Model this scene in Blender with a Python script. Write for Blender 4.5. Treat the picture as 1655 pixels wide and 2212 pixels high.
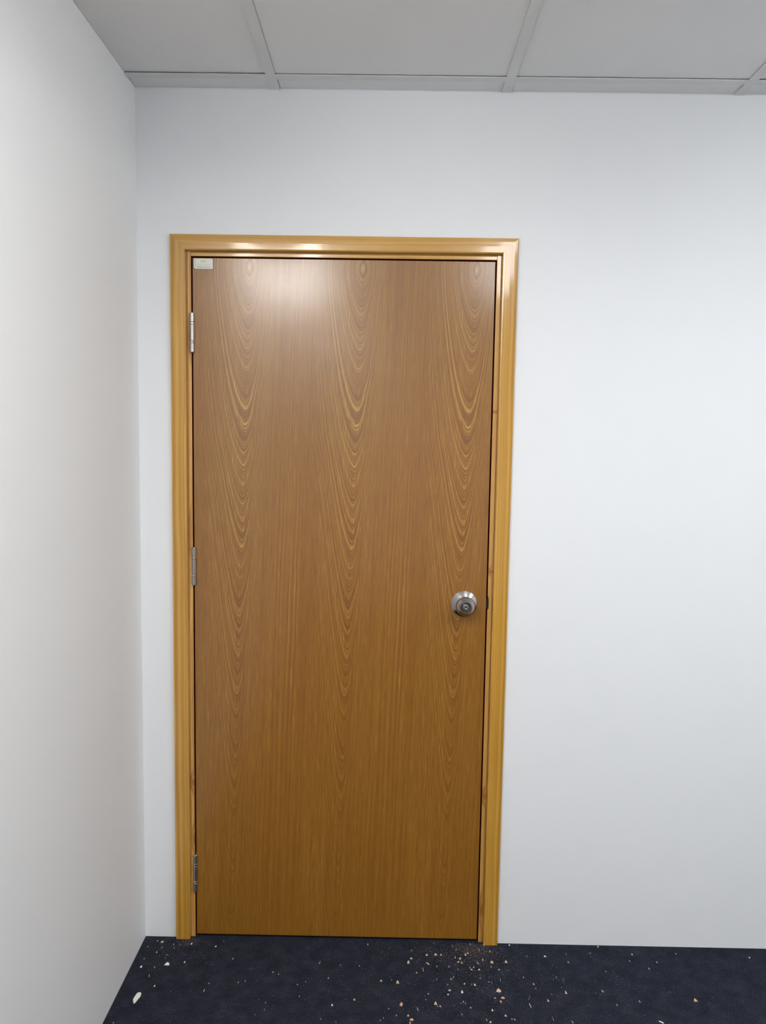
import bpy, bmesh, math, random
from mathutils import Vector, Matrix
from mathutils import noise as mnoise

for o in list(bpy.data.objects):
    bpy.data.objects.remove(o, do_unlink=True)
SC = bpy.context.scene
COL = SC.collection
PI = math.pi

# ---------------------------------------------------------------- camera
# metres; x right along the door wall, y into the door wall (wall plane y=0), z up
H = 2.3769                       # ceiling height
XR = 3.62                        # right wall
YF = -5.02                       # wall behind the camera
cam = bpy.data.cameras.new('camera')
camo = bpy.data.objects.new('camera', cam)
COL.objects.link(camo)
yaw, pitch, roll = -0.0077, -0.0902, 0.0155
F = Vector((math.sin(yaw)*math.cos(pitch), math.cos(yaw)*math.cos(pitch), math.sin(pitch)))
r0 = Vector((math.cos(yaw), -math.sin(yaw), 0)); u0 = r0.cross(F)
rr = r0*math.cos(roll) + u0*math.sin(roll); uu = -r0*math.sin(roll) + u0*math.cos(roll)
M = Matrix(((rr.x, uu.x, -F.x, 0.6922), (rr.y, uu.y, -F.y, -2.1304), (rr.z, uu.z, -F.z, 1.4514), (0, 0, 0, 1)))
camo.matrix_world = M
cam.sensor_fit = 'VERTICAL'
cam.sensor_height = 24.0
cam.lens = 1664.38/2212*24.0
cam.clip_start = 0.02
SC.camera = camo

# ---------------------------------------------------------------- world, exposure, lamp strengths
w = bpy.data.worlds.new('world'); SC.world = w; w.use_nodes = True
w.node_tree.nodes['Background'].inputs[0].default_value = (0.5, 0.5, 0.52, 1)
w.node_tree.nodes['Background'].inputs[1].default_value = 0.02
SC.view_settings.view_transform = 'Standard'
SC.view_settings.look = 'None'
SC.view_settings.gamma = 1.0
SC.view_settings.use_curve_mapping = False
SC.view_settings.exposure = 0.0
# (x0, x1, y0, y1, radiance, colour) of the lamps on the ceiling
DEPTH = .12                     # how far the opal covers hang down
PANELS = [
    (0.03, 0.33, -2.53, -1.33, 20.0, (1.0, 0.975, 0.93), 'long ceiling lamp with opal cover beside the left wall, above the camera'),
    (1.14, 1.44, -2.08, -.88, 11.0, (0.95, 0.98, 1.0), 'long ceiling lamp with opal cover over the middle of the room, between two others'),
    (2.35, 2.65, -2.08, -.88, 17.0, (0.90, 0.96, 1.0), 'long ceiling lamp with opal cover on the right side of the room'),
    (0.03, 0.33, -4.80, -3.60, 8.0, (0.97, 0.98, 1.0), 'added ceiling lamp brightening the back of the room, beside the left wall'),  # added lamp: lifts the rear wall that the door varnish mirrors
]

# ---------------------------------------------------------------- node helper
class X:
    """small expression wrapper: every operator becomes a Math node"""
    def __init__(s, nt, sock): s.nt, s.s = nt, sock
    def _m(s, op, *a, clamp=False):
        n = s.nt.nodes.new('ShaderNodeMath'); n.operation = op; n.use_clamp = clamp
        for i, v in enumerate((s,) + a):
            if isinstance(v, X): s.nt.links.new(v.s, n.inputs[i])
            else: n.inputs[i].default_value = v
        return X(s.nt, n.outputs[0])
    def __add__(s, o): return s._m('ADD', o)
    __radd__ = __add__
    def __sub__(s, o): return s._m('SUBTRACT', o)
    def __rsub__(s, o): return (s*-1.0) + o
    def __mul__(s, o): return s._m('MULTIPLY', o)
    __rmul__ = __mul__
    def __truediv__(s, o): return s._m('DIVIDE', o)
    def frac(s): return s._m('FRACT')
    def sqrt(s): return s._m('SQRT')
    def abs(s): return s._m('ABSOLUTE')
    def gt(s, o): return s._m('GREATER_THAN', o)
    def max(s, o): return s._m('MAXIMUM', o)
    def min(s, o): return s._m('MINIMUM', o)
    def exp(s): return s._m('EXPONENT')
    def pow(s, o): return s._m('POWER', o)
    def clamp(s): return s._m('ADD', 0.0, clamp=True)

def mat(name, base=(.8, .8, .8), rough=.5, metal=0., spec=.5):
    m = bpy.data.materials.new(name); m.use_nodes = True
    b = m.node_tree.nodes['Principled BSDF']
    b.inputs['Base Color'].default_value = (*base, 1)
    b.inputs['Roughness'].default_value = rough
    b.inputs['Metallic'].default_value = metal
    b.inputs['Specular IOR Level'].default_value = spec
    return m, m.node_tree, b

def coords(nt):
    tc = nt.nodes.new('ShaderNodeTexCoord')
    sp = nt.nodes.new('ShaderNodeSeparateXYZ')
    nt.links.new(tc.outputs['Object'], sp.inputs[0])
    return [X(nt, sp.outputs[i]) for i in range(3)]

def vec(nt, x, y, z=0.0):
    c = nt.nodes.new('ShaderNodeCombineXYZ')
    for i, v in enumerate((x, y, z)):
        if isinstance(v, X): nt.links.new(v.s, c.inputs[i])
        else: c.inputs[i].default_value = v
    return c.outputs[0]

def noise(nt, v, scale=1., detail=2., rough=.5, dim='3D', dist=0.):
    n = nt.nodes.new('ShaderNodeTexNoise'); n.noise_dimensions = dim
    n.inputs['Scale'].default_value = scale; n.inputs['Detail'].default_value = detail
    n.inputs['Roughness'].default_value = rough; n.inputs['Distortion'].default_value = dist
    if dim == '1D': nt.links.new(v.s, n.inputs['W'])
    else: nt.links.new(v, n.inputs['Vector'])
    return X(nt, n.outputs[0])

def ramp(nt, fac, stops):
    r = nt.nodes.new('ShaderNodeValToRGB'); e = r.color_ramp.elements
    while len(e) < len(stops): e.new(0.5)
    for i, (p, c) in enumerate(stops):
        e[i].position = p; e[i].color = (*c, 1)
    nt.links.new(fac.s, r.inputs[0])
    return r.outputs[0]

def mix(nt, fac, a, b):
    n = nt.nodes.new('ShaderNodeMix'); n.data_type = 'RGBA'
    if isinstance(fac, X): nt.links.new(fac.s, n.inputs[0])
    else: n.inputs[0].default_value = fac
    for i, v in ((6, a), (7, b)):
        if isinstance(v, tuple): n.inputs[i].default_value = (*v, 1)
        else: nt.links.new(v, n.inputs[i])
    return n.outputs[2]

def bump(nt, b, h, strength, dist):
    n = nt.nodes.new('ShaderNodeBump'); n.inputs['Strength'].default_value = strength
    n.inputs['Distance'].default_value = dist
    nt.links.new(h.s, n.inputs['Height']); nt.links.new(n.outputs[0], b.inputs['Normal'])

# ---------------------------------------------------------------- materials
def wall_mat(name, base):
    m, nt, b = mat(name, base, .55, spec=.28)
    x, y, z = coords(nt)
    n1 = noise(nt, vec(nt, x, y, z), 2.2, 3)
    fine = noise(nt, vec(nt, x, y, z), 260, 2)
    nt.links.new(mix(nt, n1, tuple(c*.985 for c in base), base), b.inputs['Base Color'])
    bump(nt, b, n1*4.0 + fine*.05, .25, .003)
    return m
M_WALL = wall_mat('white_wall_paint', (.86, .868, .885))
M_WALL_L = wall_mat('warm_white_wall_paint', (.89, .885, .875))

m, nt, b = mat('ceiling_tile', (.88, .88, .88), .8, spec=.2); M_TILE = m
x, y, z = coords(nt)
bump(nt, b, noise(nt, vec(nt, x, y, z), 300, 2), .2, .001)
M_TEE = mat('painted_steel_grid', (.78, .78, .77), .45, spec=.3)[0]
M_PLENUM = mat('dark_plenum', (.05, .05, .05), .9)[0]
M_LAMPBODY = mat('lamp_body', (.8, .8, .8), .4)[0]

def carpet_mat():
    m, nt, b = mat('charcoal_blue_carpet', (.04, .042, .06), 1.0, spec=.03)
    x, y, z = coords(nt)
    a = .35                     # the needled fibres lean a little
    u = x*math.cos(a) + y*math.sin(a); v = y*math.cos(a) - x*math.sin(a)
    fib = noise(nt, vec(nt, u*900., v*260., 0.), 1., 3, .6)
    fib2 = noise(nt, vec(nt, x*420., y*330., 3.), 1., 3, .7)
    blot = noise(nt, vec(nt, x*22., y*22., 0.), 1., 4, .6)
    f = (fib*.45 + fib2*.55 - .5)*2.2 + .5 + (blot - .5)*.42
    col = ramp(nt, f, [(.08, (.005, .0055, .009)), (.5, (.0215, .0235, .034)), (.95, (.085, .089, .118))])
    nt.links.new(col, b.inputs['Base Color'])
    bump(nt, b, fib*.5 + fib2, .8, .0025)
    return m
M_CARPET = carpet_mat()

LW, LH, LT = .8204, 1.9342, .040        # door leaf width, height, thickness
def veneer_mat():
    """Printed veneer: one cathedral figure repeated side by side across the leaf."""
    m, nt, b = mat('door_veneer', (.3, .15, .04), .3)
    x, y, z = coords(nt)
    per = .375
    ax = z*.0367 + .119
    q = ((x/LW - ax)/per + .45).frac() - .45
    dx0 = q*(per*LW)
    # small-scale wander of the figure, identical in each repeat
    wob = noise(nt, vec(nt, dx0*16., z*3.2, 1.7), 1., 3, .55) - .5
    wob2 = noise(nt, vec(nt, dx0*70., z*14., 5.1), 1., 2, .5) - .5
    dx = dx0 + wob*.010 + wob2*.0022
    d = 1.918 - z
    dd = (d*d + .0006).sqrt()
    right = dx.gt(0.); left = right*-1. + 1.
    adx = dx.abs()
    grow = (d - .45).max(0.)*1.5 + 1.
    # arms that start round at the tip and steepen outwards, faster on the right side
    lin = ((dx*dx + .00004).sqrt() - .0063)*.9
    g = (left*(adx*adx*36.) + right*(adx*adx*62. + adx*adx*adx*1500.) + lin)*grow
    kx = dx0 + .018; kz = z - 1.508
    knot = ((kx*kx/(.010*.010) + kz*kz/(.010*.010))*-1.).exp()
    ph = dd + g + wob*.030 + wob2*.006 + knot*.013
    rings = noise(nt, ph, 36., 4, .66, '1D')
    rings2 = noise(nt, ph + 7.3, 150., 2, .6, '1D')
    # between two figures the grain runs straight up the leaf
    st = noise(nt, vec(nt, dx*340., z*.7, 4.), 1., 4, .7)
    wr = ((adx - .045)/.035).clamp()*right; wl = ((adx - .095)/.045).clamp()*left
    ws = wr + wl
    ws = ws*ws*(ws*-2. + 3.)
    rings = rings*(ws*-1. + 1.) + (st*.95 + .025)*ws
    rings2 = rings2*(ws*-1. + 1.) + ws*.5
    # fine pores and fibres, always along the leaf
    fib = noise(nt, vec(nt, dx0*620., z*16., 0.), 1., 3, .6)
    fib2 = noise(nt, vec(nt, dx0*210., z*2.2, 9.), 1., 2, .5)
    wide = noise(nt, vec(nt, dx0*14., z*.7, 2.), 1., 2, .5)
    con = (z/1.2 + .12).clamp()*.75 + .25          # the figure is fainter low on the sheet
    t = ((rings - .5)*1.5 + (rings2 - .5)*1.15)*con + (fib - .5)*.85 + (fib2 - .5)*.45*(con*-1. + 1.6) + (wide - .5)*.28 + .5
    col = ramp(nt, t, [(0.05, VEN[0]), (.40, VEN[1]), (.66, VEN[2]), (.98, VEN[3])])
    nt.links.new(col, b.inputs['Base Color'])
    rough = noise(nt, vec(nt, x*3., z*3., 0.), 1., 3)*.10 + .40
    nt.links.new(rough.s, b.inputs['Roughness'])
    b.inputs['Specular IOR Level'].default_value = .45
    b.inputs['Coat Weight'].default_value = 1.
    b.inputs['Coat IOR'].default_value = 1.55
    b.inputs['Coat Roughness'].default_value = .19
    smooth = noise(nt, vec(nt, x*5., z*5., 0.), 1., 2)
    bump(nt, b, t*.10 + smooth*.0, .35, .0012)
    return m
VEN = [(.174, .068, .005), (.252, .097, .006), (.325, .142, .013), (.54, .305, .068)]
M_VENEER = veneer_mat()

def pine_mat(name, axis, cols, knots=(), seed=0., rough=.30):
    m, nt, b = mat(name, cols[1], rough)
    x, y, z = coords(nt)
    a, c = (z, x) if axis == 'z' else (x, z)
    wob = noise(nt, vec(nt, a*1.6 + seed, c*9., y*4.), 1., 2) - .5
    kn = None
    for (kx, kz, rx, rz) in knots:
        ex = (x - kx)/rx; ez = (z - kz)/rz
        g = ((ex*ex + ez*ez)*-1.).exp()
        kn = g if kn is None else kn + g
    ph = c + wob*.030 + y*.4
    if kn is not None: ph = ph + kn*.02
    g1 = noise(nt, ph + seed, 120., 2, .5, '1D')
    fib = noise(nt, vec(nt, a*12., c*700., y*300.), 1., 2)
    wide = noise(nt, vec(nt, a*1.3 + seed, c*10., 0.), 1., 3)
    t = (g1 - .5)*1.5 + (fib - .5)*.35 + (wide - .5)*.9 + .5
    col = ramp(nt, t, [(.05, cols[0]), (.5, cols[1]), (.95, cols[2])])
    if kn is not None:
        col = mix(nt, (kn*.75).clamp(), col, cols[3])
    nt.links.new(col, b.inputs['Base Color'])
    b.inputs['Coat Weight'].default_value = 1.
    b.inputs['Coat Roughness'].default_value = .08
    bump(nt, b, g1*.1 + fib*.1 + noise(nt, vec(nt, x*18., z*18., y*18.), 1., 2)*.6, .3, .0012)
    return m
PINE = [(.40, .190, .020), (.54, .275, .038), (.65, .365, .066), (.25, .09, .02)]
JAMB = [(.42, .190, .030), (.58, .300, .070), (.70, .40, .12), (.30, .085, .012)]
M_PINE_V = pine_mat('varnished_pine_upright', 'z', PINE, [(.1246, 1.2883, .0018, .003)], 1.3)
M_PINE_V2 = pine_mat('varnished_pine_upright_fine', 'z', PINE, (), 6.1)
M_PINE_H = pine_mat('varnished_pine_lintel', 'x', PINE, (), 3.7)
M_JAMB_L = pine_mat('varnished_jamb_knotty', 'z', JAMB, [(.1400, .4683, .010, .022), (.1435, .30, .008, .03), (.1385, 1.7271, .006, .05), (.137, 1.19, .004, .06)], 2.2)
M_JAMB_R = pine_mat('varnished_jamb_knotty_right', 'z', JAMB, [(.9796, 1.539, .011, .004), (.9780, 1.0956, .011, .010), (.9776, .4434, .010, .022), (.9690, 1.70, .0012, .002), (.979, .10, .008, .04)], 4.9)
M_JAMB_H = pine_mat('varnished_jamb_head', 'x', PINE, (), 8.4)
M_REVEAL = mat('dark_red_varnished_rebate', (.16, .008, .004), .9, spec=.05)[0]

def steel(name, base, rough, aniso=False):
    m, nt, b = mat(name, base, rough, 1.0)
    x, y, z = coords(nt)
    if aniso:
        b.inputs['Anisotropic'].default_value = .85
        tg = nt.nodes.new('ShaderNodeTangent'); tg.direction_type = 'RADIAL'; tg.axis = 'Y'
        nt.links.new(tg.outputs[0], b.inputs['Tangent'])
    n = noise(nt, vec(nt, x*40., y*40., z*900.), 1., 2)
    nt.links.new((n*.12 + rough - .06).s, b.inputs['Roughness'])
    return m
M_STEEL = steel('satin_steel', (.42, .395, .38), .21)
M_STEEL_RIM = steel('polished_steel', (.66, .63, .60), .14)
M_HINGE = steel('hinge_steel', (.46, .44, .43), .38)
M_DARK = mat('dark_keyway', (.02, .018, .016), .5)[0]
M_STICKER = mat('sticker_paper', (.74, .76, .72), .35)[0]
M_GOLD = mat('printed_gold', (.66, .56, .20), .4)[0]
M_BLUE = mat('printed_pale_blue', (.32, .50, .60), .4)[0]
M_NAVY = mat('printed_slate', (.16, .26, .30), .4)[0]

# ---------------------------------------------------------------- object helpers
def link(name, bm, m, parent=None, smooth=False, loc=None, recalc=True):
    if recalc: bmesh.ops.recalc_face_normals(bm, faces=bm.faces)
    me = bpy.data.meshes.new(name); bm.to_mesh(me); bm.free()
    for mm in (m if isinstance(m, (list, tuple)) else [m]): me.materials.append(mm)
    if smooth:
        for p in me.polygons: p.use_smooth = True
    o = bpy.data.objects.new(name, me); COL.objects.link(o)
    if loc: o.location = loc
    if parent: o.parent = parent
    return o

def box(bm, x0, x1, y0, y1, z0, z1, bev=0.):
    vs = [bm.verts.new((x, y, z)) for x in (x0, x1) for y in (y0, y1) for z in (z0, z1)]
    f = [(0, 1, 3, 2), (4, 6, 7, 5), (0, 4, 5, 1), (2, 3, 7, 6), (0, 2, 6, 4), (1, 5, 7, 3)]
    fs = [bm.faces.new([vs[i] for i in q]) for q in f]
    if bev:
        es = list({e for q in fs for e in q.edges})
        bmesh.ops.bevel(bm, geom=es, offset=bev, segments=2, profile=.5, affect='EDGES')
    return fs

def bx(*a): 
    bm = bmesh.new(); box(bm, *a); return bm

def prism(bm, pts, y0, y1):
    """polygon in x,z pushed along y"""
    A = [bm.verts.new((p[0], y0, p[1])) for p in pts]; B = [bm.verts.new((p[0], y1, p[1])) for p in pts]
    n = len(pts); bm.faces.new(A); bm.faces.new(B[::-1])
    for i in range(n): bm.faces.new((A[i], B[i], B[(i+1) % n], A[(i+1) % n]))

def tag(o, label=None, cat=None, group=None, kind=None):
    for k, v in (('label', label), ('category', cat), ('group', group), ('kind', kind)):
        if v: o[k] = v
    return o

def empty(name, loc=(0, 0, 0)):
    o = bpy.data.objects.new(name, None); COL.objects.link(o); o.location = loc
    o.empty_display_size = .1
    return o

# ---------------------------------------------------------------- room shell
HX0, HX1, HZ = .112, 1.008, 1.978        # rough opening
bm = bmesh.new()
prism(bm, [(-.12, 0), (HX0, 0), (HX0, HZ), (HX1, HZ), (HX1, 0), (XR+.12, 0), (XR+.12, H+.25), (-.12, H+.25)], 0, .12)
tag(link('wall_back', bm, M_WALL), 'plain white wall around the wooden door', 'wall', kind='structure')
tag(link('wall_left', bx(-.12, 0, YF, 0, 0, H+.25), M_WALL_L), 'plain off-white wall on the left side', 'wall', kind='structure')
tag(link('wall_right', bx(XR, XR+.12, YF, 0, 0, H+.25), M_WALL), 'plain white wall at the far right, out of view', 'wall', kind='structure')
tag(link('wall_front', bx(-.12, XR+.12, YF-.12, YF, 0, H+.25), M_WALL), 'plain white wall behind the camera', 'wall', kind='structure')
tag(link('floor', bx(-.12, XR+.12, YF-.12, .30, -.05, 0), M_CARPET), 'dark blue-grey needle-felt carpet sprinkled with sawdust', 'floor', kind='structure')

# suspended ceiling: backing slab, tiles, main tees (along x) and cross tees (along y)
ceil = link('ceiling', bx(0, XR, YF, 0, H+.12, H+.20), M_PLENUM)
tag(ceil, 'suspended ceiling of pale grey square tiles in a metal grid', 'ceiling', kind='structure')
P = .6117; TW = .0245
xs = [.3607 + P*k for k in range(6)]            # left edge of each cross tee
ys = [-.0854 - P*k for k in range(9)]           # near edge of each main tee
ys = [q for q in ys if q > YF+.03]
xe = [0.] + xs + [XR]; 
rows = []; hi = 0.
for q in ys: rows.append((q+TW, hi)); hi = q
rows.append((YF, hi))
rng = random.Random(5)
for i in range(len(xs)+1):
    x0 = 0. if i == 0 else xs[i-1]+TW
    x1 = xs[i] if i < len(xs) else XR
    for (y0, y1) in rows:
        dz = rng.uniform(-.0004, .0008)
        e = .004
        bm = bmesh.new()
        box(bm, max(x0-e, .0008), min(x1+e, XR-.0008), max(y0-e, YF+.0008), min(y1+e, -.0008), H+.0032+dz, H+.0125+dz)
        link('ceiling_tile', bm, M_TILE, ceil)
for q in ys:
    bm = bmesh.new(); box(bm, 0, XR, q, q+TW, H-.0008, H+.0008); box(bm, 0, XR, q+TW/2-.0015, q+TW/2+.0015, H+.0128, H+.038)
    link('main_tee', bm, M_TEE, ceil)
for p in xs:
    for k, (y0, y1) in enumerate(rows):
        bm = bmesh.new(); box(bm, p, p+TW, y0+.0002, y1-.0002, H-.0004, H+.0010)
        box(bm, p+TW/2-.0012, p+TW/2+.0012, y0+.001, y1-.001, H+.0128, H+.034)
        link('cross_tee', bm, M_TEE, ceil)

# ---------------------------------------------------------------- opal lamps on the ceiling (out of frame; the rear one is added for brightness)
for (x0, x1, y0, y1, L, c, lab) in PANELS:
    root = empty('ceiling_light', ((x0+x1)/2, (y0+y1)/2, H-.0008))
    tag(root, lab, 'ceiling light', 'long lamps on the ceiling')
    hx, hy = (x1-x0)/2, (y1-y0)/2
    # opal wrap-around cover over a flat steel tray, closed by two end caps
    link('housing', bx(-hx, hx, -hy, hy, -.012, 0), M_LAMPBODY, root)
    arc = [(-hx*math.cos(PI*k/16), -.012 - DEPTH*math.sin(PI*k/16)**.7) for k in range(17)]
    bm = bmesh.new(); prism(bm, arc, -hy+.012, hy-.012)
    me, nt, b = mat('lit_opal_cover', (.9, .9, .9), .5)
    b.inputs['Emission Color'].default_value = (*c, 1); b.inputs['Emission Strength'].default_value = L
    link('diffuser', bm, me, root)
    arc2 = [(p*1.02, -.012 + (q+.012)*1.05) for p, q in arc]
    for y0_, y1_ in ((-hy, -hy+.0115), (hy-.0115, hy)):
        bm = bmesh.new(); prism(bm, arc2, y0_, y1_); link('end_cap', bm, M_LAMPBODY, root)

# ---------------------------------------------------------------- door frame: casings (architrave) and jambs
XL0, XR0, ZT = .0914, 1.0279, 2.0       # outer edges of the casing
frame = empty('trim_1', ((XL0+XR0)/2, 0, 0))
tag(frame, 'glossy yellow pine frame around the door', 'door frame', kind='structure')
CW = .0415
prof = [(0, 0), (0, .0088), (.0006, .0099), (.0018, .0106), (.010, .0112), (.022, .0116), (.0375, .0114), (.0396, .0108), (.0409, .0094), (CW, .0075), (CW, -.0025), (.0235, -.0025), (.0235, 0)]
def sweep(path, name, m):
    """path(a, end) -> point for distance a from the outer edge, at either end of the piece"""
    bm = bmesh.new()
    A = [bm.verts.new(path(a, b, 0)) for a, b in prof]; B = [bm.verts.new(path(a, b, 1)) for a, b in prof]
    n = len(prof); bm.faces.new(A); bm.faces.new(B[::-1])
    for i in range(n): bm.faces.new((A[i], B[i], B[(i+1) % n], A[(i+1) % n]))
    o = link(name, bm, m, frame, loc=None)
    o.matrix_parent_inverse = Matrix.Translation(-frame.location)
    return o
sweep(lambda a, b, e: (XL0+a, -b, .0005 if e == 0 else ZT-a), 'casing', M_PINE_V)
sweep(lambda a, b, e: (XR0-a, -b, .0005 if e == 0 else ZT-a), 'casing', M_PINE_V2)
sweep(lambda a, b, e: (XL0+a if e == 0 else XR0-a, -b, ZT-a), 'casing', M_PINE_H)

JL, JR, JT = .1452, .9731, 1.9452       # inner faces of the jambs (leaf .1488-.9692, top 1.9415)
YJ = .0028
def put(bm, name, m):
    o = link(name, bm, m, frame); o.matrix_parent_inverse = Matrix.Translation(-frame.location); return o
# each jamb: a lip beside the casing, a shallow groove, then the face that the leaf closes against
def jamb_profile(s, xo, xi):
    """(x, y) section, xo = side on the masonry, xi = side on the door; s=+1 left, -1 right"""
    g = .1324 if s > 0 else .9877
    return [(xo, .118), (xo, .0045), (g + s*.0022, .0045), (g + s*.0030, YJ + .0005), (g + s*.0036, YJ),
            (xi - s*.0012, YJ), (xi, YJ + .0012), (xi, .118)]
def vjamb(s, xo, xi, z1, notch=None, m=None):
    pr = jamb_profile(s, xo, xi); n = len(pr); bm = bmesh.new()
    zs = [0.0005]; 
    if notch: zs += [notch[0], notch[0]+.002, (notch[0]+notch[1])/2, notch[1]-.003, notch[1]]
    zs += [z1]
    rings = []
    for k, zz in enumerate(zs):
        cut = notch[2][k] if notch and k < len(notch[2]) else 0.
        ring = []
        for i, (px, py) in enumerate(pr):
            q = px
            if i >= 5 and cut: q = px - s*cut
            if i == 7: q = px
            ring.append(bm.verts.new((q, py, zz)))
        rings.append(ring)
    for k in range(len(rings)-1):
        for i in range(n): bm.faces.new((rings[k][i], rings[k][(i+1) % n], rings[k+1][(i+1) % n], rings[k+1][i]))
    bm.faces.new(rings[0]); bm.faces.new(rings[-1][::-1])
    for f in bm.faces:
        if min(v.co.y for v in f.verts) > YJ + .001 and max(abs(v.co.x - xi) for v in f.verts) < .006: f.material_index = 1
    return put(bm, 'jamb', [m, M_REVEAL])
vjamb(1, .113, JL, JT+.03, None, M_JAMB_L)
vjamb(-1, 1.007, JR, JT+.03, (.988, 1.026, [0, .0, .0030, .0036, .0022, 0]), M_JAMB_R)
bm = bmesh.new()   # head jamb
pr = [(1.977, .118), (1.977, .0045), (1.9583-.0026, .0045), (1.9583-.0036, YJ+.0005), (1.9583-.0044, YJ), (JT+.0012, YJ), (JT, YJ+.0012), (JT, .118)]
A = [bm.verts.new((JL+.0002, a[1]+.00015, a[0])) for a in pr]; B = [bm.verts.new((JR-.0002, a[1]+.00015, a[0])) for a in pr]
bm.faces.new(A); bm.faces.new(B[::-1])
for i in range(len(pr)): bm.faces.new((A[i], B[i], B[(i+1) % len(pr)], A[(i+1) % len(pr)]))
for f in bm.faces:
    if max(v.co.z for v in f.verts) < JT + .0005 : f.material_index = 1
put(bm, 'jamb', [M_JAMB_H, M_REVEAL])
# door stops behind the leaf
for q in ((JL, JL+.012, .0005, JT), (JR-.012, JR, .0005, JT), (JL+.012, JR-.012, JT-.012, JT)):
    put(bx(q[0], q[1], .049, .117, q[2], q[3]), 'door_stop', M_REVEAL)
# strike plate let into the right jamb, inside the worn latch hole
put(bx(JR+.0005, JR+.0030, .0085, .040, .975, 1.040), 'strike_plate', M_DARK)

# ---------------------------------------------------------------- door leaf, hinges, knob, sticker
LX, LZ = .1488, .0073
door = empty('door_1', (LX, .005, 0))
tag(door, 'flush veneered wooden door with repeating arched grain and a round steel knob', 'door', kind='structure')
bm = bmesh.new(); box(bm, 0, LW, 0, LT, LZ, LZ+LH, .0010)
for f in bm.faces:
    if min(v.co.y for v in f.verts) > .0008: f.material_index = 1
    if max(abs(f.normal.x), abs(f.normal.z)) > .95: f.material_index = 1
link('door_leaf', bm, [M_VENEER, M_REVEAL], door)

def lathe(name, prof, m, parent, axis='y', segs=64, origin=(0, 0, 0)):
    """prof: (radius, distance along axis), revolved"""
    bm = bmesh.new(); rings = []
    for r, d in prof:
        if r < 1e-6:
            p = (0, -d, 0) if axis == 'y' else (0, 0, d)
            rings.append([bm.verts.new(Vector(p))])
        else:
            rg = []
            for k in range(segs):
                a = 2*PI*k/segs
                p = (r*math.cos(a), -d, r*math.sin(a)) if axis == 'y' else (r*math.cos(a), r*math.sin(a), d)
                rg.append(bm.verts.new(Vector(p)))
            rings.append(rg)
    for A, B in zip(rings, rings[1:]):
        if len(A) == 1 and len(B) == 1: continue
        for k in range(segs):
            k2 = (k+1) % segs
            if len(A) == 1: bm.faces.new((A[0], B[k], B[k2]))
            elif len(B) == 1: bm.faces.new((A[k], B[0], A[k2]))
            else: bm.faces.new((A[k], B[k], B[k2], A[k2]))
    o = link(name, bm, m, parent, smooth=True, loc=origin)
    # keep the turned edges crisp
    for e in o.data.edges: pass
    try: o.data.set_sharp_from_angle(angle=math.radians(32))
    except Exception: pass
    return o

# cylindrical knob set; its axis stands .9077 along the wall, 1.0036 high
KX, KZ = .9077-LX, 1.0036
rose = lathe('rose', [(0, 0), (.0366, 0), (.0371, .0012), (.0366, .0030), (.0350, .0042), (.0225, .0125), (.0185, .0150), (.0165, .020), (.0160, .024), (0, .024)], M_STEEL, door, origin=(KX, 0, KZ))
knob = lathe('knob', [(.0140, .0200), (.0175, .0225), (.0235, .0290), (.0268, .0355), (.0272, .0400), (.0262, .0435), (.0240, .0466), (.0205, .0500), (.0176, .0528), (.0166, .0550), (.0163, .0562),
                      (.0156, .0568), (.0148, .0562), (.0118, .0500), (.0100, .0480), (0, .0480)], M_STEEL, door, origin=(KX, 0, KZ))
cyl = lathe('lock_cylinder', [(.0072, .0475), (.0072, .0555), (.0067, .0567), (.0052, .0569), (.0046, .0561), (.0030, .0559), (0, .0559)], M_STEEL_RIM, knob)
link('keyway', bx(-.0007, .0007, -.0563, -.0558, -.0026, .0026), M_DARK, knob)
# latch face in the edge of the leaf
link('latch', bx(LW-.0002, LW+.0028, .012, .028, .988, 1.016), M_HINGE, door)

def hinge(zt, zb, dx):
    r = .0061; h = zt - zb
    root = empty('hinge', (dx, -.0052, zb)); root.parent = door
    cuts = [0., .235, .29, .705, .765, 1.]
    for k in range(5):
        a, b_ = cuts[k]*h + .00035, cuts[k+1]*h - .00035
        ring = k in (1, 3)
        rr_ = r*(.96 if ring else 1.)
        e = .0006
        lathe('bearing_ring' if ring else 'knuckle', [(0, a), (rr_-e, a), (rr_, a+e), (rr_, b_-e), (rr_-e, b_), (0, b_)],
              M_STEEL_RIM if ring else M_HINGE, root, 'z', 20)
    lathe('pin', [(0, -.0012), (.0040, -.0012), (.0046, 0), (.0028, 0), (.0028, h), (.0046, h), (.0040, h+.0012), (0, h+.0012)], M_HINGE, root, 'z', 16)
    link('leaf_plate', bx(-.0020, -.0003, .004, .040, .001, h-.001), M_HINGE, root)
for (zt, zb, dx) in ((1.7939, 1.6882, -.0012), (1.1504, 1.0449, .0000), (.2521, .1420, -.0018)):
    hinge(zt, zb, dx)

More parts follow.
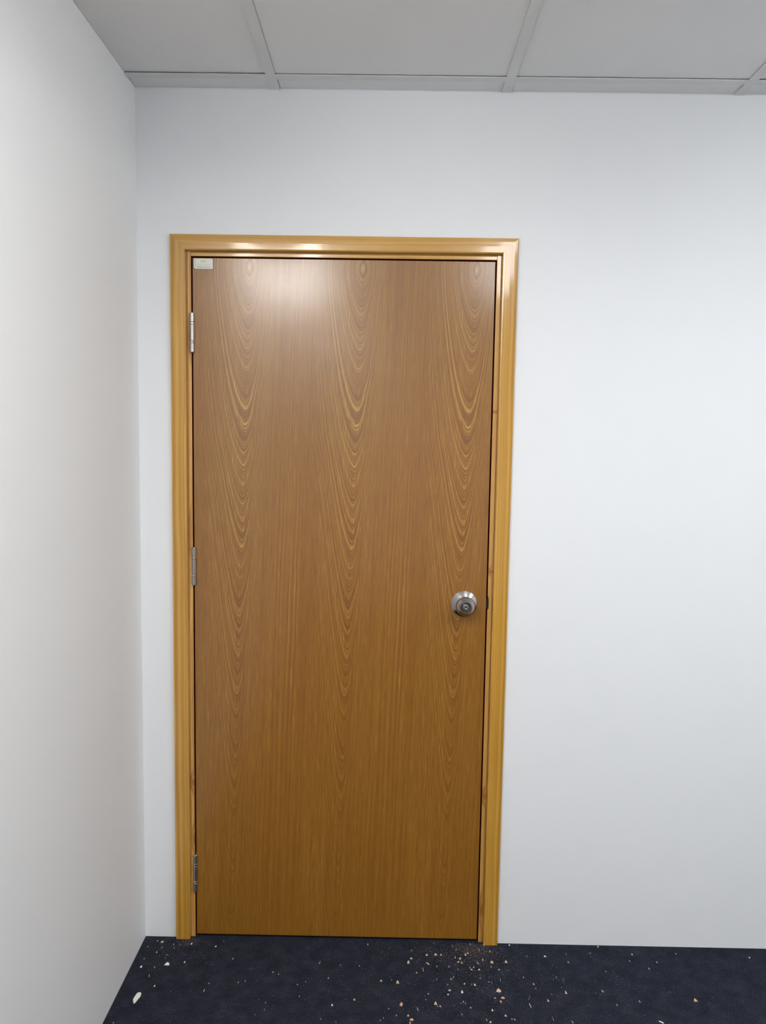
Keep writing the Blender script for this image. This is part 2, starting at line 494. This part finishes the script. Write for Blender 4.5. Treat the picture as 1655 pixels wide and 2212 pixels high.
# maker's sticker in the top left corner of the leaf
SX, SZ, SW, SH = .1525-LX, 1.9125, .0515, .0268
bm = bmesh.new()
r_ = .003
pts = [(SX+.0038, SZ), (SX+SW-.001, SZ), (SX+SW, SZ+.001), (SX+SW, SZ+SH-r_), (SX+SW-.001, SZ+SH-.001), (SX+SW-r_, SZ+SH), (SX+r_*.6, SZ+SH), (SX+.0004, SZ+SH-.001), (SX, SZ+SH-r_), (SX+.0003, SZ+.0045), (SX+.0018, SZ+.0012)]
prism(bm, pts, -.0004, 0.0001)
stk = link('sticker', bm, M_STICKER, door); stk['label'] = 'small white sticker with gold crown and lettering'
def text(body, size, x, z, m, name, wid=None, rot=0.):
    c = bpy.data.curves.new(name, 'FONT'); c.body = body; c.size = size; c.extrude = .00008
    c.align_x = 'CENTER'; c.align_y = 'CENTER'; c.resolution_u = 3
    t = bpy.data.objects.new(name, c); COL.objects.link(t)
    dg = bpy.context.evaluated_depsgraph_get(); me = bpy.data.meshes.new_from_object(t.evaluated_get(dg))
    bpy.data.objects.remove(t, do_unlink=True); bpy.data.curves.remove(c)
    o = bpy.data.objects.new(name, me); COL.objects.link(o); me.materials.clear(); me.materials.append(m)
    sx = 1.
    if wid:
        w_ = max(v.co.x for v in me.vertices) - min(v.co.x for v in me.vertices); sx = wid/w_
    for v in me.vertices:
        X_, Y_, Z_ = v.co.x*sx, v.co.y, v.co.z
        ca, sa = math.cos(rot), math.sin(rot)
        v.co = (x + X_*ca - Y_*sa, -.0005 - Z_, z + X_*sa + Y_*ca)
    me.update(); o.parent = stk
    return o
text('KINGDOOR', .0068, SX+.0270, SZ+.0108, M_GOLD, 'lettering', .0375)
bm = bmesh.new()
cx, cz = SX+.0262, SZ+.0172
crown = [(-.0060, 0), (.0060, 0), (.0100, .0056), (.0045, .0032), (.0028, .0050), (.0014, .0030), (0, .0076), (-.0014, .0030), (-.0028, .0050), (-.0045, .0032), (-.0100, .0056)]
prism(bm, [(cx+a, cz+b_) for a, b_ in crown], -.0006, -.0004)
link('crown_emblem', bm, M_GOLD, stk)
bm = bmesh.new()    # line of print too small to read, and the blue strip at the left
for (a, b_) in ((.0090, .0125), (.0132, .0165), (.0173, .0216), (.0222, .0240), (.0262, .0306), (.0315, .0328), (.0345, .0362), (.0372, .0392), (.0402, .0420), (.0430, .0445)):
    box(bm, SX+a, SX+b_, -.0006, -.0004, SZ+.0034, SZ+.0052)
link('small_print', bm, M_NAVY, stk)
link('side_strip', bx(SX+.0028, SX+.0050, -.0006, -.0004, SZ+.0040, SZ+.0235), M_BLUE, stk)

# ---------------------------------------------------------------- wood chips and splinters on the carpet
# (x, y, width mm, depth mm, shape, colour) measured on the floor
CHIPS = [
    (0.0563, -0.2513, 19.5, 42.0, 'almond', 'W'),
    (0.0968, -0.1188, 14.0, 11.8, 'half', 'W'),
    (0.0289, -0.1313, 6.3, 11.8, 'tear', 'W'),
    (0.0411, -0.0194, 4.0, 8.6, 'tri', 'P'),
    (0.0554, -0.0246, 8.0, 8.6, 'half', 'T'),
    (0.0208, -0.0479, 4.0, 10.6, 'sliver', 'P'),
    (0.0913, -0.0348, 4.0, 12.7, 'sliver', 'P'),
    (0.1436, -0.1088, 5.1, 7.9, 'tri', 'W'),
    (0.0619, -0.1665, 3.7, 9.5, 'sliver', 'W'),
    (0.0885, -0.2047, 3.7, 7.3, 'tri', 'W'),
    (0.0533, -0.0701, 5.2, 6.2, 'tri', 'T'),
    (0.1424, -0.0291, 4.0, 8.5, 'tri', 'W'),
    (0.2146, -0.0389, 4.0, 8.3, 'tri', 'W'),
    (0.2327, -0.0163, 4.0, 6.4, 'sliver', 'P'),
    (0.2747, -0.0906, 3.9, 7.9, 'tri', 'P'),
    (0.2238, -0.2186, 2.4, 10.6, 'sliver', 'W'),
    (0.2304, -0.1911, 3.7, 7.2, 'tri', 'P'),
    (0.308, -0.1852, 3.7, 7.2, 'tri', 'P'),
    (0.0262, -0.3376, 4.6, 4.9, 'tri', 'P'),
    (0.1109, -0.0359, 2.7, 8.4, 'sliver', 'P'),
    (0.0851, -0.0806, 3.9, 6.1, 'tri', 'P'),
    (0.0265, -0.0983, 3.9, 6.1, 'tri', 'P'),
    (0.0664, -0.1324, 3.8, 7.8, 'tri', 'P'),
    (0.0623, -0.0501, 4.0, 6.3, 'tri', 'P'),
    (0.0971, -0.051, 4.0, 6.3, 'sliver', 'P'),
    (0.519, -0.099, 3.9, 11.6, 'sliver', 'T'),
    (0.5778, -0.1094, 3.9, 7.6, 'sliver', 'P'),
    (0.6224, -0.2395, 6.0, 8.4, 'tri', 'T'),
    (0.5659, -0.2613, 4.8, 8.2, 'tri', 'W'),
    (0.4883, -0.1781, 3.7, 5.4, 'tri', 'P'),
    (0.4674, -0.1886, 3.7, 5.3, 'tri', 'P'),
    (0.3257, -0.1799, 3.7, 5.4, 'tri', 'P'),
    (0.3946, -0.1423, 5.1, 5.6, 'tri', 'P'),
    (0.4113, -0.1501, 3.8, 5.6, 'sliver', 'P'),
    (0.4774, -0.2324, 3.6, 6.8, 'tri', 'P'),
    (0.3727, -0.3, 2.3, 8.0, 'sliver', 'P'),
    (0.3939, -0.2826, 2.4, 8.2, 'sliver', 'P'),
    (0.393, -0.2577, 2.4, 6.7, 'tri', 'P'),
    (0.5798, -0.3197, 3.5, 9.3, 'sliver', 'P'),
    (0.6512, -0.0161, 4.0, 8.3, 'tri', 'P'),
    (0.5482, -0.1615, 5.0, 5.5, 'half', 'P'),
    (0.6304, -0.1095, 3.9, 5.7, 'tri', 'P'),
    (0.5409, -0.31, 3.5, 4.7, 'tri', 'P'),
    (0.6911, -0.168, 6.3, 7.2, 'half', 'T'),
    (0.7363, -0.1713, 8.8, 12.6, 'tri', 'T'),
    (0.7675, -0.0896, 6.5, 13.6, 'tri', 'T'),
    (0.7757, -0.0743, 6.6, 7.9, 'tri', 'T'),
    (0.7775, -0.0406, 5.3, 6.1, 'tri', 'P'),
    (0.8213, -0.0954, 10.4, 9.6, 'strip2', 'T'),
    (0.8074, -0.1189, 3.9, 17.0, 'strip', 'T'),
    (0.7888, -0.1325, 3.8, 7.4, 'tri', 'T'),
    (0.745, -0.2542, 9.6, 16.5, 'rect', 'O'),
    (0.7865, -0.2693, 3.6, 13.0, 'strip2', 'T'),
    (0.7317, -0.2924, 3.5, 8.0, 'tri', 'P'),
    (0.7621, -0.2925, 5.9, 8.0, 'tri', 'T'),
    (0.7703, -0.306, 10.5, 9.4, 'star', 'O'),
    (0.766, -0.3174, 5.8, 9.3, 'rect', 'O'),
    (0.699, -0.3029, 3.5, 7.9, 'sliver', 'P'),
    (0.6912, -0.3109, 3.5, 6.2, 'sliver', 'P'),
    (0.8206, -0.0577, 7.9, 8.0, 'tri', 'T'),
    (0.8166, -0.2134, 4.9, 5.2, 'half', 'P'),
    (0.7197, -0.1639, 2.5, 7.2, 'sliver', 'P'),
    (0.7126, -0.2698, 3.6, 4.9, 'tri', 'P'),
    (0.8098, -0.235, 3.6, 5.1, 'sliver', 'P'),
    (0.8459, -0.0553, 9.3, 10.0, 'tri', 'T'),
    (0.8612, -0.0552, 5.3, 8.0, 'tri', 'T'),
    (0.931, -0.0513, 5.3, 12.1, 'tri', 'T'),
    (0.9381, -0.0458, 5.3, 8.1, 'tri', 'T'),
    (0.9003, -0.0675, 3.9, 7.9, 'rect', 'T'),
    (0.9139, -0.072, 6.6, 9.9, 'rect', 'T'),
    (0.9079, -0.0862, 9.1, 7.8, 'rect', 'T'),
    (0.9176, -0.0869, 5.2, 9.7, 'tri', 'T'),
    (1.0023, -0.0823, 9.2, 13.8, 'star', 'T'),
    (0.9782, -0.0737, 2.6, 11.9, 'rect', 'W'),
    (0.962, -0.0882, 2.6, 11.7, 'strip2', 'W'),
    (0.949, -0.0073, 2.7, 8.4, 'sliver', 'W'),
    (0.9877, -0.0111, 4.1, 8.4, 'strip2', 'W'),
    (0.9725, -0.0296, 2.7, 16.5, 'sliver', 'O'),
    (1.0026, -0.0364, 5.3, 8.2, 'tri', 'P'),
    (0.998, -0.1011, 3.9, 7.7, 'tri', 'P'),
    (0.9628, -0.1147, 5.2, 7.6, 'tri', 'W'),
    (0.9489, -0.1051, 3.9, 7.7, 'tri', 'T'),
    (0.9384, -0.1073, 3.9, 9.6, 'sliver', 'T'),
    (0.942, -0.1157, 6.4, 5.7, 'half', 'T'),
    (0.8894, -0.1468, 3.8, 7.4, 'tri', 'P'),
    (0.882, -0.1551, 6.3, 5.5, 'half', 'P'),
    (0.9169, -0.1727, 6.3, 7.2, 'tri', 'P'),
    (0.9443, -0.1755, 5.0, 9.0, 'tri', 'W'),
    (0.9359, -0.1752, 3.8, 9.0, 'sliver', 'P'),
    (0.9908, -0.1657, 2.5, 12.7, 'strip2', 'P'),
    (0.9834, -0.1632, 3.8, 5.5, 'tri', 'P'),
    (0.9619, -0.1483, 3.8, 7.4, 'sliver', 'P'),
    (0.8745, -0.1985, 8.7, 7.0, 'half', 'P'),
    (0.869, -0.2151, 4.9, 6.9, 'rect', 'W'),
    (0.9073, -0.2031, 7.4, 10.5, 'tri', 'W'),
    (1.0055, -0.1952, 13.6, 15.9, 'star', 'T'),
    (0.9919, -0.2239, 6.1, 5.2, 'half', 'P'),
    (0.8342, -0.2472, 8.4, 13.3, 'tri', 'T'),
    (0.8454, -0.2568, 4.8, 8.3, 'tri', 'T'),
    (0.8388, -0.258, 3.6, 5.0, 'tri', 'P'),
    (0.9075, -0.2394, 3.6, 6.7, 'tri', 'P'),
    (0.8998, -0.2461, 3.6, 5.0, 'sliver', 'P'),
    (0.9121, -0.2466, 2.4, 8.4, 'sliver', 'P'),
    (0.9243, -0.2606, 4.8, 5.0, 'half', 'P'),
    (0.9791, -0.2676, 4.8, 8.2, 'tri', 'W'),
    (0.9604, -0.3022, 3.5, 7.9, 'strip2', 'W'),
    (0.9696, -0.3099, 5.9, 7.9, 'rect', 'T'),
    (0.8993, -0.2839, 3.6, 6.4, 'tri', 'P'),
    (0.8436, -0.006, 2.7, 10.5, 'sliver', 'P'),
    (0.8972, -0.0191, 2.7, 10.3, 'sliver', 'P'),
    (0.9067, -0.0307, 4.0, 6.1, 'tri', 'P'),
    (0.8461, -0.1048, 3.9, 7.6, 'tri', 'P'),
    (0.8797, -0.1057, 3.9, 7.6, 'tri', 'P'),
    (0.8713, -0.1762, 3.7, 5.4, 'tri', 'P'),
    (0.9036, -0.1159, 2.6, 9.5, 'sliver', 'P'),
    (0.8423, -0.1579, 3.8, 5.5, 'tri', 'P'),
    (1.0423, -0.0797, 7.9, 11.8, 'tri', 'T'),
    (1.0182, -0.1125, 5.2, 9.6, 'tri', 'P'),
    (1.016, -0.1539, 2.5, 14.7, 'sliver', 'P'),
    (1.013, -0.2226, 11.0, 8.6, 'star', 'O'),
    (1.0055, -0.2364, 6.1, 10.2, 'rect', 'O'),
    (1.0106, -0.2856, 5.9, 8.1, 'tri', 'T'),
    (1.0318, -0.2981, 4.7, 8.0, 'tri', 'P'),
    (1.025, -0.2967, 3.5, 6.4, 'tri', 'P'),
    (1.0802, -0.2483, 3.6, 15.2, 'strip2', 'W'),
    (1.0848, -0.2158, 2.5, 7.0, 'sliver', 'P'),
    (1.0806, -0.2249, 2.4, 6.9, 'sliver', 'P'),
    (1.1038, -0.1675, 3.8, 9.1, 'tri', 'T'),
    (1.1063, -0.185, 3.7, 5.4, 'tri', 'P'),
    (1.1571, -0.0534, 6.6, 8.2, 'tri', 'W'),
    (1.1304, -0.2285, 4.9, 12.1, 'tri', 'T'),
    (1.1842, -0.1979, 5.0, 14.3, 'tri', 'T'),
    (1.22, -0.0427, 4.0, 6.2, 'sliver', 'P'),
    (1.2181, -0.0765, 5.3, 6.0, 'half', 'P'),
    (1.2905, -0.0357, 4.0, 6.3, 'tri', 'P'),
    (1.3206, -0.006, 4.1, 6.5, 'tri', 'W'),
    (1.13, -0.2929, 2.4, 14.6, 'sliver', 'T'),
    (1.1766, -0.3031, 3.5, 9.7, 'strip2', 'W'),
    (1.1449, -0.2053, 2.5, 7.1, 'sliver', 'P'),
    (1.1704, -0.1402, 3.8, 5.7, 'tri', 'P'),
    (1.1055, -0.0556, 4.0, 6.1, 'sliver', 'P'),
    (1.0808, -0.1429, 3.8, 5.6, 'tri', 'P'),
    (1.0633, -0.0072, 5.4, 6.3, 'tri', 'W'),
    (1.1886, -0.1488, 2.5, 7.5, 'sliver', 'P'),
    (1.4099, -0.0372, 4.0, 6.4, 'tri', 'W'),
    (1.4701, -0.0705, 2.6, 8.3, 'strip2', 'W'),
    (1.4385, -0.0978, 2.6, 8.1, 'strip2', 'W'),
    (1.2838, -0.1906, 3.7, 9.1, 'strip2', 'W'),
    (1.371, -0.2262, 2.4, 7.1, 'sliver', 'W'),
    (1.7435, -0.0414, 5.4, 6.7, 'rect', 'W'),
    (1.5203, -0.2161, 9.9, 12.9, 'tri', 'O'),
    (1.4026, -0.2977, 11.8, 8.4, 'strip2', 'W'),
    (1.3939, -0.0658, 4.0, 6.2, 'tri', 'P'),
    (1.3138, -0.1121, 3.9, 7.9, 'tri', 'P'),
    (1.3078, -0.2392, 3.6, 7.0, 'tri', 'P'),
    (1.5373, -0.0312, 4.0, 6.5, 'tri', 'P'),
]
CC = {'W': (.80, .80, .72), 'T': (.62, .47, .30), 'O': (.62, .36, .19), 'P': (.42, .39, .38)}
CN = {'W': 'white', 'T': 'tan', 'O': 'orange-brown', 'P': 'greyish'}
M_CHIP = {}
for k, c in CC.items():
    m, nt, b = mat('chip_' + CN[k].replace('-', '_'), c, .7)
    x, y, z = coords(nt)
    n = noise(nt, vec(nt, x*900., y*200., z*300.), 1., 2)
    nt.links.new(mix(nt, n, tuple(q*.72 for q in c), tuple(min(1, q*1.15) for q in c)), b.inputs['Base Color'])
    M_CHIP[k] = m
SH_ = {
    'tri': [(-.5, -.42), (.5, -.5), (.32, .05), (-.02, .5), (-.25, .1)],
    'tear': [(-.45, -.4), (0, -.5), (.45, -.35), (.35, .0), (.05, .5), (-.2, .1)],
    'half': [(-.5, -.45), (.45, -.5), (.5, -.1), (.3, .35), (0, .5), (-.32, .3)],
    'almond': [(-.28, -.5), (-.12, -.42), (.16, -.14), (.42, .10), (.5, .34), (.40, .48), (.10, .5), (-.12, .40), (-.34, .12), (-.5, -.14), (-.42, -.34)],
    'rect': [(-.5, -.2), (.1, -.5), (.5, .15), (-.08, .5)],
    'strip': [(-.1, -.5), (.45, -.42), (.12, .0), (.1, .5), (-.3, .42), (-.4, .0)],
    'strip2': [(.2, -.5), (.5, -.4), (.12, .2), (-.4, .5), (-.5, .36), (-.1, -.05)],
    'sliver': [(-.4, -.5), (.1, -.42), (.45, .5), (.0, .3)],
    'star': [(-.5, -.35), (.1, -.5), (.5, -.3), (.35, .1), (.12, .16), (.05, .5), (-.18, .12), (-.38, .1)],
}
rng = random.Random(11)
# labels of the pieces that can be told apart, by position in CHIPS
SPECIAL = {
    0: 'large white almond-shaped flake on the carpet near the left wall',
    1: 'white half-moon flake on the carpet in front of the left casing',
    2: 'small white teardrop flake on the carpet behind the almond-shaped one',
}
for i, c in enumerate(CHIPS): pass
def nearest(x, y): return min(range(len(CHIPS)), key=lambda i: (CHIPS[i][0]-x)**2 + (CHIPS[i][1]-y)**2)
SPECIAL.update({
    4: 'tan half-round chip on the carpet at the wall foot, left of the left casing',
    25: 'lone yellowish splinter on the bare carpet below the middle of the door',
    27: 'small tan triangular chip before the door, left of the rectangular chip',
    43: 'tan half-round chip before the door, left of the pale triangular one',
    44: 'pale tan triangular chip before the door, right of the half-round one',
    45: 'yellowish tan pointed chip on the carpet, front one of a close pair before the door',
    46: 'small tan chip on the carpet, rear one of a close pair before the door',
    48: 'curled tan shaving lying slanted on the carpet below the knob side of the door',
    49: 'long narrow tan shaving lying nearly upright in view on the carpet before the door',
    51: 'orange-tan rectangular chip on the carpet in front of the door',
    52: 'pale tan curved shaving on the carpet, right of the rectangular chip',
    54: 'pale tan triangular chip on the carpet just behind the jagged orange-brown chip',
    55: 'jagged orange-brown chip on the carpet near the bottom edge of the photo',
    56: 'orange-brown block chip at the very bottom of the photo, below the jagged one',
    64: 'wide tan chip on the carpet close to the door bottom, left of the sawdust pile',
    66: 'pale tan upright chip on the edge of the sawdust pile under the door corner',
    69: 'tan diamond-shaped chip on the carpet, rear one of two beside the sawdust pile',
    70: 'flat tan chip on the carpet, front one of two beside the sawdust pile',
    72: 'pale tan jagged chip on the carpet in front of the right casing',
    77: 'orange-brown splinter in the sawdust at the foot of the right jamb',
    95: 'largest tan jagged chip on the carpet right of the door',
    97: 'tan triangular chip below the knob side, larger left one of a pair',
    98: 'tan triangular chip below the knob side, smaller right one of a pair',
    116: 'tan chip on the carpet just right of the right casing',
    119: 'jagged orange-brown chip on the carpet, rear one of two touching pieces',
    120: 'orange-brown block chip on the carpet, front one of two touching pieces',
    121: 'pale tan triangular chip on the carpet nearest the bottom edge, right of the door',
    131: 'pale tan upright chip on the bare carpet well right of the door',
    136: 'long thin tan splinter near the bottom edge, right of the door',
    148: 'white speck of chip lying alone on the carpet at the far right by the wall',
    150: 'brown triangular chip lying alone on the carpet at the far right',
    151: 'white elongated flake cut by the bottom edge of the photo, right of the door',
})
ZONES = [(.15, 'left of the left casing'), (.42, 'before the hinge side of the door'), (.70, 'before the middle of the door'),
         (.84, 'before the door, left of the knob'), (.985, 'before the door, under the knob'), (1.075, 'before the right casing'), (1.25, 'just right of the right casing'), (9., 'before the bare wall at the right')]
def depth(y): return 'close to the wall' if y > -.10 else 'midway' if y > -.2 else 'near the photo edge'
for i, (x, y, wmm, dmm, sh, c) in enumerate(CHIPS):
    ww, dd = wmm/1000, dmm/1000
    th = max(.0008, min(.0022, .16*min(ww, dd)))
    pts = [(px*ww, py*dd) for px, py in SH_[sh]]
    if sh == 'almond': pts = [(a - .42*ww*b_/dd, b_) for a, b_ in pts]
    elif wmm*dmm < 90:
        pts = [(a + rng.uniform(-.13, .13)*ww, b_ + rng.uniform(-.10, .10)*dd) for a, b_ in pts]
        if c == 'P': pts = [(a*.85, b_*.85) for a, b_ in pts]
    if sh in ('tri', 'sliver') and i not in (44, 97, 98, 54, 121):      # loose bits lie every way round
        mx = rng.choice((1, -1)); pts = [(a*mx, b_) for a, b_ in pts]
    bm = bmesh.new()
    lo = [bm.verts.new((a, b_, 0)) for a, b_ in pts]
    hi_ = [bm.verts.new((a*.84 + rng.uniform(-.03, .03)*ww, b_*.84 + rng.uniform(-.03, .03)*dd, th*rng.uniform(.8, 1.25))) for a, b_ in pts]
    mid = bm.verts.new((sum(a for a, _ in pts)/len(pts), sum(b_ for _, b_ in pts)/len(pts), th*1.25))
    n = len(pts)
    bm.faces.new(lo)
    for k in range(n):
        bm.faces.new((lo[k], lo[(k+1) % n], hi_[(k+1) % n], hi_[k])); bm.faces.new((hi_[k], hi_[(k+1) % n], mid))
    nm = 'wood_splinter' if sh in ('sliver', 'strip', 'strip2') else ('wood_chip' if c != 'W' or i > 2 else 'white_flake')
    o = link(nm, bm, M_CHIP[c], None, loc=(x, y, .0001))
    zone = next(t for lim, t in ZONES if x < lim)
    noun = 'splinter' if nm == 'wood_splinter' else 'chip'
    if i in SPECIAL: tag(o, SPECIAL[i], noun if nm != 'white_flake' else 'flake', 'wood chips and splinters on the carpet')
    else: tag(o, 'tiny %s %s %s, %s' % (CN[c], noun, zone, depth(y)), noun, 'tiny %s %ss %s, %s' % (CN[c], noun, zone, depth(y)))

# sawdust: specks nobody could count, thickest at the feet of both jambs
def sawdust(name, label, blobs, m, seed):
    rng = random.Random(seed); V = []; Fc = []
    for (cx, cy, sx, sy, n, s0, s1) in blobs:
        k = 0
        while k < n:
            x, y = rng.gauss(cx, sx), rng.gauss(cy, sy)
            if y > -.003 or x < .004 or x > XR-.01 or y < -1.2 : continue
            if .088 < x < .137 and y > -.013: continue
            if .984 < x < 1.031 and y > -.013: continue
            k += 1
            s = rng.uniform(s0, s1); a = rng.uniform(0, 2*PI); el = rng.uniform(.25, .8)
            ca, sa = math.cos(a)*s, math.sin(a)*s
            b = len(V); t = s*.35; el *= rng.choice((1., 1., .45)); 
            if el < .3: ca *= 1.7; sa *= 1.7
            V += [(x-ca, y-sa, .0004), (x+ca, y+sa, .0004+t*.4), (x-sa*el, y+ca*el, .0004), (x, y, .0006+t)]
            Fc += [(b, b+1, b+2), (b, b+1, b+3), (b+1, b+2, b+3), (b, b+2, b+3)]
    me = bpy.data.meshes.new(name); me.from_pydata(V, [], Fc); me.materials.append(m)
    o = bpy.data.objects.new(name, me); COL.objects.link(o)
    return tag(o, label, 'sawdust', kind='stuff')
M_DUST = mat('sawdust_tan', (.29, .215, .155), .9)[0]
M_DUSTP = mat('sawdust_grey', (.30, .28, .28), .9)[0]
sawdust('sawdust', 'fine tan sawdust heaped at the foot of the right jamb', [
    (.965, -.030, .030, .022, 620, .0005, .0013), (.93, -.060, .060, .035, 520, .0005, .0014), (.84, -.045, .070, .022, 340, .0004, .0012),
    (1.00, -.08, .035, .035, 160, .0005, .0013)], M_DUST, 3)
sawdust('sawdust', 'fine tan sawdust at the foot of the left casing', [
    (.135, -.020, .022, .012, 170, .0005, .0013), (.10, -.045, .035, .030, 90, .0006, .0014)], M_DUST, 4)
sawdust('sawdust', 'pale grey specks of dust scattered over the whole carpet', [
    (.95, -.15, .09, .09, 520, .0005, .0015), (.6, -.16, .25, .12, 260, .0006, .0014), (.12, -.09, .06, .06, 90, .0006, .0016),
    (1.2, -.15, .16, .10, 260, .0006, .0016), (1.45, -.15, .15, .12, 50, .0005, .0013)], M_DUSTP, 6)
